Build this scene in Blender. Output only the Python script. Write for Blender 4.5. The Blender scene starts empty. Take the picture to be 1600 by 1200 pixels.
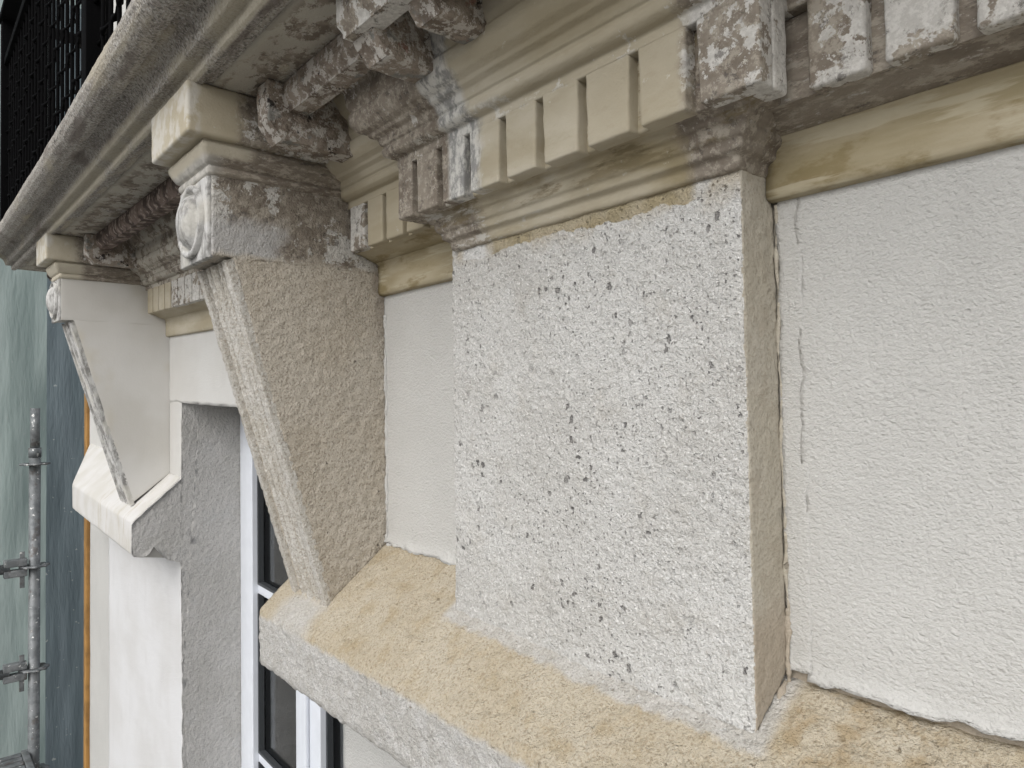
import bpy, bmesh, math, random
import numpy as np
from mathutils import Matrix, Vector

# ------------------------------------------------------------------ camera, world, sun, exposure
scene = bpy.context.scene
COL = scene.collection
TH, PT, RL, DIST = math.radians(40.6), math.radians(1.55), math.radians(0.8), 0.65
f0 = Vector((-math.cos(TH), math.sin(TH), 0)); r0 = Vector((math.sin(TH), math.cos(TH), 0)); u0 = Vector((0, 0, 1))
fw = math.cos(PT) * f0 + math.sin(PT) * u0
up = -math.sin(PT) * f0 + math.cos(PT) * u0
rt = math.cos(RL) * r0 - math.sin(RL) * up
u2 = math.sin(RL) * r0 + math.cos(RL) * up
cam_data = bpy.data.cameras.new('camera')
cam_data.sensor_width = 36.0
cam_data.lens = 1110.0 / 1600.0 * 36.0
cam_data.clip_start = 0.02
cam_data.clip_end = 2000
cam = bpy.data.objects.new('camera', cam_data)
COL.objects.link(cam)
m3 = Matrix((rt, u2, -fw)).transposed().to_4x4()
cam.matrix_world = Matrix.Translation((0, -DIST, 0)) @ m3
scene.camera = cam

SUN_DIR = Vector((0.34, -0.78, 0.71)).normalized()      # from the scene towards the sun
world = bpy.data.worlds.new('World'); scene.world = world; world.use_nodes = True
wt = world.node_tree
sky = wt.nodes.new('ShaderNodeTexSky'); sky.sky_type = 'NISHITA'; sky.sun_disc = False
sky.sun_elevation = math.asin(SUN_DIR.z)
sky.sun_rotation = math.atan2(SUN_DIR.x, SUN_DIR.y)
sky.air_density = 1.0; sky.dust_density = 3.0; sky.ozone_density = 1.0
hs = wt.nodes.new('ShaderNodeHueSaturation'); hs.inputs['Saturation'].default_value = 0.22
wt.links.new(sky.outputs[0], hs.inputs['Color'])
bg = wt.nodes['Background']; bg.inputs['Strength'].default_value = 0.15
wt.links.new(hs.outputs[0], bg.inputs['Color'])

sun_data = bpy.data.lights.new('sun', 'SUN'); sun_data.energy = 0.6; sun_data.angle = math.radians(60)
sun_data.color = (1.0, 0.98, 0.955)
sun = bpy.data.objects.new('sun', sun_data); COL.objects.link(sun)
sun.rotation_euler = (-SUN_DIR).to_track_quat('-Z', 'Y').to_euler()

vs = scene.view_settings
vs.view_transform = 'Standard'; vs.look = 'None'; vs.gamma = 1.0; vs.use_curve_mapping = False
vs.exposure = 0.5

GROUND = -4.2
cy = scene.cycles
cy.max_bounces = 5; cy.diffuse_bounces = 3; cy.glossy_bounces = 3; cy.transmission_bounces = 5
cy.caustics_reflective = False; cy.caustics_refractive = False
cy.use_adaptive_sampling = True; cy.adaptive_threshold = 0.02

# ------------------------------------------------------------------ node helper
class Mat:
    def __init__(s, name):
        s.m = bpy.data.materials.new(name); s.m.use_nodes = True
        s.t = s.m.node_tree; s.b = s.t.nodes['Principled BSDF']
        s.b.inputs['Roughness'].default_value = 0.9
        s.b.inputs['Specular IOR Level'].default_value = 0.25
        s._pos = None
    def n(s, kind, **kw):
        nd = s.t.nodes.new(kind)
        for k, v in kw.items(): setattr(nd, k, v)
        return nd
    def set(s, sock, v):
        if isinstance(v, bpy.types.NodeSocket): s.t.links.new(v, sock)
        elif isinstance(v, (tuple, list)) and len(v) == 3 and sock.type == 'RGBA': sock.default_value = (*v, 1)
        else: sock.default_value = v
    def pos(s):
        if s._pos is None: s._pos = s.n('ShaderNodeNewGeometry').outputs['Position']
        return s._pos
    def vec(s, stretch=(1, 1, 1), off=(0, 0, 0), warp=0, wscale=20):
        nd = s.n('ShaderNodeVectorMath', operation='MULTIPLY_ADD')
        p = s.pos()
        if warp:
            nz = s.n('ShaderNodeTexNoise'); nz.inputs['Scale'].default_value = wscale; s.t.links.new(p, nz.inputs['Vector'])
            w = s.n('ShaderNodeVectorMath', operation='MULTIPLY_ADD'); s.t.links.new(nz.outputs['Color'], w.inputs[0])
            w.inputs[1].default_value = (warp,) * 3; s.t.links.new(p, w.inputs[2]); p = w.outputs[0]
        s.t.links.new(p, nd.inputs[0]); nd.inputs[1].default_value = stretch; nd.inputs[2].default_value = off
        return nd.outputs[0]
    def noise(s, scale, detail=3, rough=.55, stretch=(1, 1, 1), off=(0, 0, 0), dist=0):
        nd = s.n('ShaderNodeTexNoise'); nd.inputs['Scale'].default_value = scale
        nd.inputs['Detail'].default_value = detail; nd.inputs['Roughness'].default_value = rough
        nd.inputs['Distortion'].default_value = dist
        s.t.links.new(s.vec(stretch, off), nd.inputs['Vector'])
        return nd.outputs['Fac']
    def math(s, op, a, b=0.0, c=0.0, clamp=False):
        nd = s.n('ShaderNodeMath', operation=op); nd.use_clamp = clamp
        for i, v in enumerate((a, b, c)): s.set(nd.inputs[i], v)
        return nd.outputs[0]
    def smooth(s, v, lo, hi, a=0.0, b=1.0):
        nd = s.n('ShaderNodeMapRange', interpolation_type='SMOOTHSTEP')
        s.set(nd.inputs['Value'], v); s.set(nd.inputs['From Min'], lo); s.set(nd.inputs['From Max'], hi)
        nd.inputs['To Min'].default_value = a; nd.inputs['To Max'].default_value = b
        return nd.outputs['Result']
    def nmask(s, scale, lo, hi, **kw): return s.smooth(s.noise(scale, **kw), lo, hi)
    def axis(s, ax, a, b, amp=0, scale=30, detail=4):
        sp = s.n('ShaderNodeSeparateXYZ'); s.t.links.new(s.pos(), sp.inputs[0])
        v = sp.outputs['XYZ'.index(ax)]
        if amp:
            nz = s.math('MULTIPLY_ADD', s.noise(scale, detail=detail, rough=.65), 2 * amp, -amp)
            v = s.math('ADD', v, nz)
        return s.smooth(v, min(a, b), max(a, b), *((0, 1) if b > a else (1, 0)))
    def mul(s, *a):
        r = a[0]
        for x in a[1:]: r = s.math('MULTIPLY', r, x)
        return r
    def mx(s, a, b): return s.math('MAXIMUM', a, b)
    def inv(s, a): return s.math('SUBTRACT', 1.0, a)
    def mix(s, f, a, b, blend='MIX'):
        nd = s.n('ShaderNodeMix', data_type='RGBA', blend_type=blend)
        s.set(nd.inputs[0], f); s.set(nd.inputs[6], a); s.set(nd.inputs[7], b)
        return nd.outputs[2]
    def pits(s, scale, rmax=.42, power=3.0, stretch=(1, 1, 1), off=(0, 0, 0)):  # hole mask; materials use it to paint the holes' shade dark
        nd = s.n('ShaderNodeTexVoronoi'); nd.inputs['Scale'].default_value = scale
        s.t.links.new(s.vec(stretch, off, warp=1.0 / scale, wscale=scale * 2.2), nd.inputs['Vector'])
        sp = s.n('ShaderNodeSeparateColor'); s.t.links.new(nd.outputs['Color'], sp.inputs[0])
        r = s.math('MULTIPLY', s.math('POWER', sp.outputs[0], power), rmax)
        return s.inv(s.smooth(nd.outputs['Distance'], s.math('MULTIPLY', r, .55), s.math('ADD', r, .001)))
    def color(s, c): s.set(s.b.inputs['Base Color'], c)
    def bump(s, height, dist=.002, strength=1.0, prev=None):
        nd = s.n('ShaderNodeBump'); nd.inputs['Distance'].default_value = dist; nd.inputs['Strength'].default_value = strength
        s.set(nd.inputs['Height'], height)
        if prev is not None: s.t.links.new(prev, nd.inputs['Normal'])
        return nd.outputs['Normal']
    def normal(s, n): s.t.links.new(n, s.b.inputs['Normal'])

def grain(m, fine=380, d=.0016, mid=90, dm=.0025, strength=1.0, pit=None, pd=.004):
    b = m.bump(m.noise(mid, 3, .6), dm, strength)
    b = m.bump(m.noise(fine, 3, .7), d, strength, b)
    if pit is not None: b = m.bump(m.inv(pit), pd, 1.0, b)
    m.normal(b)

MATS = {}
def rough_render():
    m = Mat('rough pale render with dark pits')
    c = m.mix(m.nmask(5, .35, .65), (.53, .52, .495), (.60, .595, .575))
    c = m.mix(m.mul(m.nmask(16, .5, .75), .5), c, (.48, .455, .41))
    sp = m.nmask(330, .52, .66, detail=3, rough=.7)
    c = m.mix(m.mul(sp, .6), c, (.33, .31, .275))
    c = m.mix(m.mul(m.nmask(280, .54, .68, detail=3, off=(3, 1, 7)), .75), c, (.76, .755, .735))
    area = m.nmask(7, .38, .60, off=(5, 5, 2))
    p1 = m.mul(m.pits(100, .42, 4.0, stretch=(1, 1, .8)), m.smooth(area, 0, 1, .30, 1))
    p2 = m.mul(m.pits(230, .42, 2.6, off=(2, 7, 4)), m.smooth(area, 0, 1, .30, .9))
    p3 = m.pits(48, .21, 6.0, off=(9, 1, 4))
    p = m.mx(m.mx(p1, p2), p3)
    c = m.mix(m.mul(p, .85), c, m.mix(m.nmask(60, .4, .6), (.26, .25, .235), (.12, .115, .11)))  # shade inside the pits painted into the colour
    # stains below the moulding
    st = m.mul(m.axis('Z', .180, .215, .02, 25), m.nmask(22, .42, .6))
    c = m.mix(m.mul(st, .6), c, (.42, .35, .24))
    yb = m.mul(m.axis('Z', .2005, .2025, .016, 17, 6), m.axis('X', -.735, -.72, .01, 20), m.axis('X', -.405, -.42, .01, 20))
    c = m.mix(m.mul(yb, .95), c, m.mix(m.nmask(30, .4, .6), (.34, .285, .175), (.40, .345, .24)))
    wb = m.mul(m.axis('Z', .196, .199, .008, 25), m.axis('X', -.80, -.785, .01, 30), m.axis('X', -.735, -.75, .01, 30))
    c = m.mix(m.mul(wb, .9), c, (.66, .655, .64))
    m.color(c); grain(m, 330, .0034, 120, .0045, 1.0, p, .004)
    return m.m
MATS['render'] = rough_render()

def block_side():
    m = Mat('smoothed buff mortar')
    c = m.mix(m.nmask(9, .3, .7), (.42, .385, .315), (.46, .43, .37))
    c = m.mix(m.mul(m.nmask(30, .5, .7), .5), c, (.36, .32, .255))
    p = m.pits(95, .3, 5.0)
    c = m.mix(m.mul(p, .7), c, (.16, .14, .11))  # pit shade painted dark on the mortar
    c = m.mix(m.mul(m.axis('Z', -.17, -.22, .03, 20), .7), c, (.36, .305, .24))
    c = m.mix(m.mul(m.nmask(280, .5, .66, detail=3), .45), c, (.27, .24, .19))
    m.color(c); grain(m, 320, .0018, 70, .0025, .9, p, .002)
    return m.m
MATS['mortar'] = block_side()

MATS['block_joint'] = MATS['mortar']
def plaster(name, col, col2, streak=.5, tooth=1.0):
    m = Mat(name)
    c = m.mix(m.nmask(3.5, .35, .65), col, col2)
    c = m.mix(m.mul(m.nmask(14, .5, .8, stretch=(1, 1, .35)), .35), c, tuple(x * .9 for x in col))
    p = m.mul(m.pits(60, .16, 7.0), m.nmask(9, .5, .62))
    c = m.mix(m.mul(p, .5), c, (.3, .28, .25))  # sparse pits given a painted shade tone
    c = m.mix(m.mul(m.nmask(260, .5, .7, detail=3, stretch=(.7, 1, 1.2)), .3 * tooth), c, tuple(x * .72 for x in col))
    m.color(c)
    b = m.bump(m.noise(24, 3, .5, stretch=(.7, 1, 1.3)), .0025, .6)
    b = m.bump(m.noise(240, 3, .65, stretch=(.7, 1, 1.1)), .0024 * tooth, 1.0, b)
    b = m.bump(m.noise(420, 2, .6), .0012 * tooth, 1.0, b)
    m.normal(b)
    return m.m
MATS['plaster'] = plaster('pale floated plaster', (.485, .48, .46), (.515, .51, .49))
MATS['plaster_white'] = plaster('white plaster', (.53, .52, .495), (.565, .56, .54), tooth=.5)
MATS['lime'] = plaster('white limewash', (.55, .545, .54), (.60, .60, .605), tooth=.4)

def ochre():
    m = Mat('sandy ochre ledge render')
    c = m.mix(m.nmask(7, .35, .68), (.46, .40, .30), (.51, .46, .37))
    c = m.mix(m.mul(m.nmask(26, .48, .72, detail=5), .6), c, (.375, .295, .175))
    c = m.mix(m.mul(m.nmask(300, .50, .66, detail=3), .6), c, (.27, .215, .14))
    c = m.mix(m.mul(m.nmask(280, .56, .68, detail=3, off=(4, 4, 1)), .5), c, (.58, .53, .43))
    pale = (.56, .54, .50)
    palev = m.mix(m.nmask(60, .35, .65), (.46, .445, .415), (.53, .52, .50))
    palev = m.mix(m.mul(m.nmask(330, .50, .66, detail=3), .6), palev, (.31, .29, .26))
    palev = m.mix(m.mul(m.nmask(300, .56, .68, detail=3, off=(4, 4, 1)), .6), palev, (.70, .69, .67))
    edge = m.axis('Z', -.372, -.382, .007, 45)
    c = m.mix(edge, c, palev)
    # dust under the console foot and along the foot of the block
    d = m.mul(m.axis('X', -1.27, -1.20, .03, 20), m.axis('X', -1.08, -1.14, .03, 20), m.axis('Y', -.10, -.125, .02, 25))
    d2 = m.mul(m.axis('X', -.84, -.825, .006, 30), m.axis('X', -.335, -.35, .006, 30), m.axis('Y', -.078, -.070, .010, 40))
    c = m.mix(m.mul(m.mx(d, d2), .85), c, palev)
    st = m.mul(m.axis('X', -.345, -.32, .02, 30), m.axis('X', -.19, -.24, .05, 20), m.axis('Y', -.09, -.06, .03, 25), m.nmask(30, .44, .6, detail=5))
    c = m.mix(m.mul(st, .6), c, (.33, .24, .125))
    p = m.pits(80, .25, 6.0)
    c = m.mix(m.mul(p, .6), c, (.2, .16, .1))  # shade of the ledge pits painted in
    m.color(c); grain(m, 320, .0036, 90, .006, 1.0, p, .003)
    return m.m
MATS['ochre'] = ochre()

def white_ledge():
    m = Mat('streaked white ledge')
    c = m.mix(m.nmask(8, .35, .65), (.53, .515, .48), (.59, .58, .565))
    stx = m.mul(m.nmask(26, .52, .66, detail=5, rough=.7, stretch=(1.6, .5, .25), off=(.3, 0, 0)), m.axis('X', -2.98, -2.80, .08, 10), m.axis('X', -2.36, -2.42, .03, 10))
    c = m.mix(m.mul(stx, .5), c, (.40, .35, .25))
    m.color(c); grain(m, 300, .001, 50, .0015, .8)
    return m.m
MATS['white_ledge'] = white_ledge()

def concrete():
    m = Mat('grey concrete')
    c = m.mix(m.nmask(6, .35, .65), (.44, .43, .41), (.50, .49, .475))
    c = m.mix(m.mul(m.nmask(10, .58, .7, off=(3, 3, 3)), .4), c, (.48, .48, .475))
    c = m.mix(m.mul(m.nmask(200, .52, .66, detail=3), .4), c, (.24, .235, .225))
    p = m.pits(60, .2, 5.0)
    c = m.mix(m.mul(p, .6), c, (.12, .11, .1))  # concrete holes painted dark for their shade
    m.color(c); grain(m, 240, .003, 70, .006, 1.0, p, .004)
    return m.m
MATS['concrete'] = concrete()

CREAM, CREAM2, OLIVE = (.47, .43, .345), (.40, .355, .265), (.275, .23, .14)
BROWN, BROWN2, WHITE, GREYW = (.165, .137, .110), (.265, .232, .190), (.60, .585, .55), (.48, .465, .435)

def dirt_layers(m, amt_white=.5, stretch=(1, 1, 1), sc=1.0, off=(0, 0, 0)):
    c = m.mix(m.nmask(15 * sc, .36, .64, detail=6, rough=.7, stretch=stretch, off=off), BROWN, BROWN2)
    c = m.mix(m.mul(m.nmask(75 * sc, .48, .60, detail=5, rough=.75, stretch=stretch, off=off), .7), c, (.40, .365, .305))
    w = m.nmask(13 * sc, .63 - .15 * amt_white, .655 - .15 * amt_white, detail=6, rough=.74, stretch=stretch, off=(off[0] + 4, 2, 9))
    wv = m.mix(m.nmask(150, .42, .60, detail=4, rough=.7), GREYW, WHITE)
    wv = m.mix(m.mul(m.nmask(90, .56, .64, detail=5, rough=.7, off=(1, 2, 3)), .6), wv, (.24, .225, .205))
    c = m.mix(m.mul(w, .95), c, wv)
    fl = m.nmask(110 * sc, .60, .66, detail=5, rough=.75, stretch=stretch, off=(off[0], 5, 2))
    c = m.mix(m.mul(fl, .6), c, (.50, .48, .445))
    k = m.nmask(60 * sc, .565, .64, detail=6, rough=.75, stretch=stretch, off=(off[0] + 1, 8, 3))
    c = m.mix(m.mul(k, .7), c, (.085, .075, .068))
    return c
def clean_layers(m, olive=.4):
    c = m.mix(m.nmask(7, .36, .64, detail=5, stretch=(.6, 1, 1)), CREAM, CREAM2)
    c = m.mix(m.mul(m.nmask(10, .42, .62, detail=5, stretch=(.45, 1.2, 1.8), off=(2, 4, 1)), olive), c, OLIVE)
    c = m.mix(m.mul(m.nmask(60, .55, .68, detail=5, rough=.7, stretch=(.5, 1, 1.5), off=(7, 1, 2)), .3), c, (.34, .29, .205))
    c = m.mix(m.mul(m.nmask(34, .65, .68, detail=6, rough=.7, off=(1, 1, 5)), .55), c, (.52, .50, .44))
    return c

def dirty(name, white=.5, stretch=(1, 1, 1), sc=1.0, off=(0, 0, 0), d=1.0):
    m = Mat(name); m.color(dirt_layers(m, white, stretch, sc, off)); grain(m, 300, .0012 * d, 60, .0022 * d, 1.0); return m.m
def clean(name, olive=.4):
    m = Mat(name); m.color(clean_layers(m, olive)); grain(m, 300, .0003, 40, .0012, .8); return m.m
def soffit_mat():
    m = Mat('flaking soffit paint')
    c = m.mix(m.nmask(6, .38, .62, detail=4), (.36, .335, .285), (.42, .395, .34))
    b = m.nmask(20, .47, .53, detail=6, rough=.74, stretch=(.8, 1.3, 1))
    c = m.mix(m.mul(b, m.nmask(4, .22, .46, off=(3, 1, 1)), .9), c, m.mix(m.nmask(50, .4, .6, detail=4), (.13, .105, .083), (.235, .20, .16)))
    c = m.mix(m.mul(m.nmask(70, .60, .66, detail=6, rough=.75, off=(2, 2, 2)), .7), c, (.47, .45, .41))
    c = m.mix(m.mul(m.nmask(60, .62, .68, detail=6, rough=.75, off=(5, 2, 2)), .7), c, (.10, .085, .075))
    c = m.mix(m.mul(m.axis('Y', -.285, -.30, .01, 30), .7), c, (.42, .395, .33))
    m.color(c); grain(m, 300, .0014, 60, .003, 1.0); return m.m
MATS['dirty'] = dirty('weathered brown stone with paint remains', .55)
MATS['dirty_dark'] = dirty('soot brown stone', .0, stretch=(.5, 1, 1.4))
MATS['dirty_white'] = dirty('whitewashed weathered stone', 1.15)
MATS['soffit'] = soffit_mat()
MATS['clean'] = clean('yellowed repaired stone', .35)
def fascia_mat():
    m = Mat('olive stained stone')
    c = m.mix(m.nmask(9, .36, .62, detail=5, stretch=(.4, 1, 2.2)), (.40, .35, .25), (.285, .24, .145))
    c = m.mix(m.mul(m.nmask(14, .50, .60, detail=6, rough=.65, stretch=(.6, 1, 1.3), off=(3, 2, 6)), .8), c, (.215, .17, .085))
    c = m.mix(m.mul(m.nmask(40, .52, .62, detail=5, stretch=(.25, 1, 2.5), off=(1, 5, 2)), .6), c, (.46, .415, .31))
    m.color(c); grain(m, 300, .0006, 45, .002, .9); return m.m
MATS['fascia'] = fascia_mat()

def ressaut(name, low):
    """stone that is clean in the middle of the run and weathered at both ends"""
    m = Mat(name)
    left = m.axis('X', -.665, -.685, .03, 18)
    right = m.axis('X', -.385, -.365, .03, 18)
    lw = m.axis('X', -.735, -.745, .004, 30)
    if low:
        left = m.axis('X', -.71, -.76, .05, 14); right = m.axis('X', -.42, -.40, .03, 18)
    dl = dirt_layers(m, .15, sc=1.2)
    dw = m.mix(m.nmask(60, .42, .58, detail=7, rough=.75, stretch=(1, 1, .55)), (.25, .248, .24), (.56, .55, .515))
    d = m.mix(lw, dw if not low else dl, dl)
    dr = dirt_layers(m, .9, sc=1.1, off=(3, 0, 0)) if not low else dirt_layers(m, -.2, sc=1.1)
    cl = clean_layers(m, .42 if not low else .95)
    c = m.mix(left, cl, d); c = m.mix(right, c, dr)
    if not low:
        chip = m.mul(m.axis('Z', .334, .340, .004, 30), m.axis('Z', .358, .352, .004, 30), m.nmask(26, .55, .585, detail=6, rough=.7, off=(4, 2, 2)))
        c = m.mix(m.mul(chip, .9), c, m.mix(m.nmask(160, .4, .6), (.44, .42, .37), (.58, .565, .52)))
        scr = m.nmask(30, .66, .69, detail=6, rough=.72, stretch=(.6, 1, 1.2), off=(8, 2, 1))
        c = m.mix(m.mul(scr, .7), c, (.56, .54, .47))
    else:
        scr = m.mul(m.axis('X', -.56, -.64, .06, 14), m.nmask(32, .52, .58, detail=6, rough=.72, stretch=(.45, 1, 1.6), off=(1, 2, 1)))
        c = m.mix(m.mul(scr, .85), c, (.50, .485, .445))
        dk = m.mul(m.nmask(24, .52, .60, detail=6, rough=.7, stretch=(.4, 1, 1.8), off=(6, 2, 1)), m.axis('Z', .236, .246, .004, 20))
        c = m.mix(m.mul(dk, .7), c, (.17, .135, .075))
    m.color(c); grain(m, 320, .0006, 55, .0014, .9)
    return m.m
MATS['ressaut'] = ressaut('repaired stone with weathered ends', False)
MATS['ressaut_low'] = ressaut('yellowed capping with weathered ends', True)

def greywhite():
    m = Mat('greyed whitewash on carved stone')
    c = m.mix(m.nmask(40, .40, .60, detail=7, rough=.75, stretch=(1, 1, .5)), (.22, .215, .205), (.52, .515, .50))
    c = m.mix(m.mul(m.nmask(14, .5, .62, detail=5, off=(3, 1, 1)), .7), c, (.50, .485, .44))
    m.color(c); grain(m, 300, .0012, 70, .002, 1.0); return m.m
MATS['grey_white'] = greywhite()
def edge_stone():
    m = Mat('lichen grey balcony edge')
    c = m.mix(m.nmask(9, .36, .64, detail=5), (.27, .245, .215), (.37, .345, .305))
    c = m.mix(m.mul(m.nmask(230, .48, .60, detail=4, rough=.7), .8), c, (.52, .505, .475))
    c = m.mix(m.mul(m.nmask(210, .50, .60, detail=4, rough=.7, off=(4, 4, 4)), .75), c, (.10, .092, .085))
    c = m.mix(m.mul(m.nmask(7, .55, .66, stretch=(.4, 2, 2), off=(7, 1, 2)), .55), c, (.46, .41, .31))
    c = m.mix(m.mul(m.nmask(12, .56, .68, stretch=(.5, 2, 2), off=(2, 9, 2)), .7), c, (.16, .135, .12))
    fl = m.mul(m.axis('Y', -.327, -.331, .002, 30), m.axis('Y', -.359, -.354, .003, 30), m.axis('Z', .53, .51), m.nmask(5, .38, .56, detail=4, off=(1, 3, 3)))
    c = m.mix(m.mul(fl, .75), c, (.46, .42, .33))
    m.color(c); grain(m, 300, .003, 80, .004, 1.0)
    return m.m
MATS['edge'] = edge_stone()

def console_mat():
    m = Mat('sandy render below weathered stone')
    c = m.mix(m.nmask(8, .36, .64), (.47, .42, .345), (.515, .47, .40))
    c = m.mix(m.mul(m.nmask(300, .50, .66, detail=3), .65), c, (.225, .19, .15))
    c = m.mix(m.mul(m.nmask(280, .55, .68, detail=3, off=(3, 3, 1)), .6), c, (.57, .53, .47))
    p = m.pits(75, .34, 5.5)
    c = m.mix(m.mul(p, .75), c, (.13, .115, .10))  # shade in the console pits painted as dark colour
    d = dirt_layers(m, .8, sc=1.0, off=(1.7, 0, 0))
    d = m.mix(m.mul(m.axis('Z', .305, .275, .025, 30), m.axis('Y', -.16, -.2, .05, 16), .8), d, (.47, .465, .46))
    c = m.mix(m.axis('Z', .228, .243, .012, 40), c, d)
    wc = m.mul(m.axis('Y', -.03, -.01, .02, 30), m.axis('Z', .08, .2, .06, 20))
    c = m.mix(m.mul(wc, .6), c, (.22, .185, .15))
    m.color(c); grain(m, 310, .0034, 100, .005, 1.0, p, .003)
    return m.m
MATS['console'] = console_mat()

def flutes():
    m = Mat('granular pale stone')
    c = m.mix(m.nmask(10, .35, .65), (.47, .44, .385), (.55, .53, .49))
    c = m.mix(m.mul(m.nmask(300, .48, .62, detail=2), .7), c, (.32, .285, .235))
    c = m.mix(m.mul(m.nmask(260, .54, .66, detail=2, off=(3, 3, 1)), .6), c, (.66, .65, .62))
    m.color(c); grain(m, 330, .003, 110, .003, 1.0)
    return m.m
MATS['flute'] = flutes()

def far_white():
    m = Mat('smooth off-white filler')
    c = m.mix(m.nmask(4, .36, .64), (.54, .525, .49), (.60, .59, .565))
    c = m.mix(m.mul(m.nmask(5, .5, .66, off=(3, 3, 3)), .5), c, (.50, .46, .36))
    m.color(c); grain(m, 300, .0003, 30, .001, .8)
    return m.m
MATS['far_white'] = far_white()

def paint_rust():
    m = Mat('peeling paint on timber')
    c = m.mix(m.nmask(22, .38, .6, detail=5, rough=.7), (.16, .13, .105), (.31, .265, .22))
    c = m.mix(m.mul(m.nmask(50, .50, .54, detail=6, rough=.76), .85), c, (.55, .525, .485))
    c = m.mix(m.mul(m.nmask(34, .58, .66, detail=5, off=(5, 1, 1)), .85), c, (.22, .22, .205))
    c = m.mix(m.mul(m.nmask(30, .60, .64, detail=6, rough=.7, off=(1, 6, 1)), .95), c, (.03, .026, .024))
    c = m.mix(m.mul(m.nmask(40, .64, .68, detail=6, off=(1, 2, 8)), .55), c, (.22, .085, .06))
    m.color(c); grain(m, 240, .0022, 65, .005, 1.0)
    return m.m
MATS['peel'] = paint_rust()
def rust_beam():
    m = Mat('rusted dark beam')
    c = m.mix(m.nmask(24, .4, .6, detail=5), (.06, .045, .038), (.17, .13, .11))
    c = m.mix(m.mul(m.nmask(60, .55, .62, detail=5), .7), c, (.36, .30, .26))
    m.color(c); grain(m, 240, .0012, 90, .0010, 1.0)
    return m.m
MATS['rust'] = rust_beam()

def simple(name, col, rough=.6, metal=0.0, var=0.0, vs_=20, spec=.4):
    m = Mat(name)
    c = m.mix(m.nmask(vs_, .35, .65), col, tuple(x * (1 - var) for x in col)) if var else col
    m.color(c); m.b.inputs['Roughness'].default_value = rough; m.b.inputs['Metallic'].default_value = metal
    m.b.inputs['Specular IOR Level'].default_value = spec
    return m
MATS['iron'] = simple('black painted iron', (.003, .003, .0033), .8, spec=.03).m
MATS['pvc'] = simple('white window frame', (.66, .69, .74), .35, var=.05, spec=.4).m
MATS['gasket'] = simple('dark gasket', (.05, .055, .06), .6).m
MATS['room'] = simple('dim room wall', (.30, .29, .27), .9).m
MATS['timber'] = simple('orange timber', (.36, .19, .055), .7, var=.35, vs_=14).m
def galv():
    m = Mat('splashed galvanised tube')
    c = m.mix(m.nmask(30, .4, .6), (.14, .15, .155), (.21, .22, .225))
    c = m.mix(m.mul(m.nmask(45, .64, .68, detail=3), .9), c, (.62, .62, .60))
    c = m.mix(m.mul(m.nmask(20, .58, .66, off=(3, 3, 3)), .6), c, (.10, .085, .075))
    m.color(c); m.b.inputs['Roughness'].default_value = .55; m.b.inputs['Metallic'].default_value = .35
    m.normal(m.bump(m.noise(60, 3), .002, .5))
    return m.m
MATS['galv'] = galv()
def tarp(name, c1, c2, tr):
    m = Mat(name)
    c = m.mix(m.nmask(3, .35, .65, stretch=(1, 6, .35)), c1, c2)
    c = m.mix(m.mul(m.nmask(36, .70, .73, detail=2), .8), c, (.60, .63, .62))
    m.color(c); m.b.inputs['Roughness'].default_value = .35
    tl = m.n('ShaderNodeBsdfTranslucent'); m.set(tl.inputs['Color'], c)
    ms = m.n('ShaderNodeMixShader'); ms.inputs[0].default_value = tr
    out = m.t.nodes['Material Output']
    m.t.links.new(m.b.outputs[0], ms.inputs[1]); m.t.links.new(tl.outputs[0], ms.inputs[2]); m.t.links.new(ms.outputs[0], out.inputs['Surface'])
    m.normal(m.bump(m.noise(5, 4, .6, stretch=(1, 3, .5)), .03, .5))
    return m.m
MATS['tarp'] = tarp('grey green plastic sheeting', (.50, .575, .555), (.56, .63, .61), .6)
MATS['tarp_dark'] = tarp('slate blue plastic sheeting', (.23, .285, .31), (.27, .325, .355), .45)
def glass():
    m = Mat('window glass')
    m.color((.86, .9, .9)); m.b.inputs['Roughness'].default_value = .02
    m.b.inputs['Transmission Weight'].default_value = 1.0; m.b.inputs['IOR'].default_value = 1.45
    return m.m
MATS['glass'] = glass()
def ground_mat():
    m = Mat('pale courtyard paving')
    m.color(m.mix(m.nmask(1.2, .35, .65), (.20, .195, .185), (.25, .245, .235))); grain(m, 60, .01, 8, .02, .6)
    return m.m
MATS['ground'] = ground_mat()

# ------------------------------------------------------------------ numpy noise and mesh helpers
def _hash(ix, iy, iz, seed):
    h = (ix * 374761393 + iy * 668265263 + iz * 2147483647 + seed * 144665) & 0xFFFFFFFF
    h = ((h ^ (h >> 13)) * 1274126177) & 0xFFFFFFFF
    h = (h ^ (h >> 16)) & 0xFFFFFF
    return h / float(0xFFFFFF)
def vnoise(P, scale, seed=0):
    Q = np.asarray(P) * scale + 1000.0
    I = np.floor(Q).astype(np.int64); Fr = Q - I; Fr = Fr * Fr * (3 - 2 * Fr)
    r = 0
    for dx in (0, 1):
        for dy in (0, 1):
            for dz in (0, 1):
                w = (Fr[:, 0] if dx else 1 - Fr[:, 0]) * (Fr[:, 1] if dy else 1 - Fr[:, 1]) * (Fr[:, 2] if dz else 1 - Fr[:, 2])
                r = r + w * _hash(I[:, 0] + dx, I[:, 1] + dy, I[:, 2] + dz, seed)
    return r * 2 - 1
def fbm(P, scale, seed=0, octs=3):
    r = 0; a = 1.0
    for i in range(octs):
        r = r + a * vnoise(P, scale * 2.1 ** i, seed + i * 17); a *= .5
    return r / 1.75
def n1(x, scale, seed=0):
    x = np.atleast_1d(np.asarray(x, float))
    return fbm(np.stack([x, np.zeros_like(x), np.zeros_like(x)], 1), scale, seed, 4)

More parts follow.
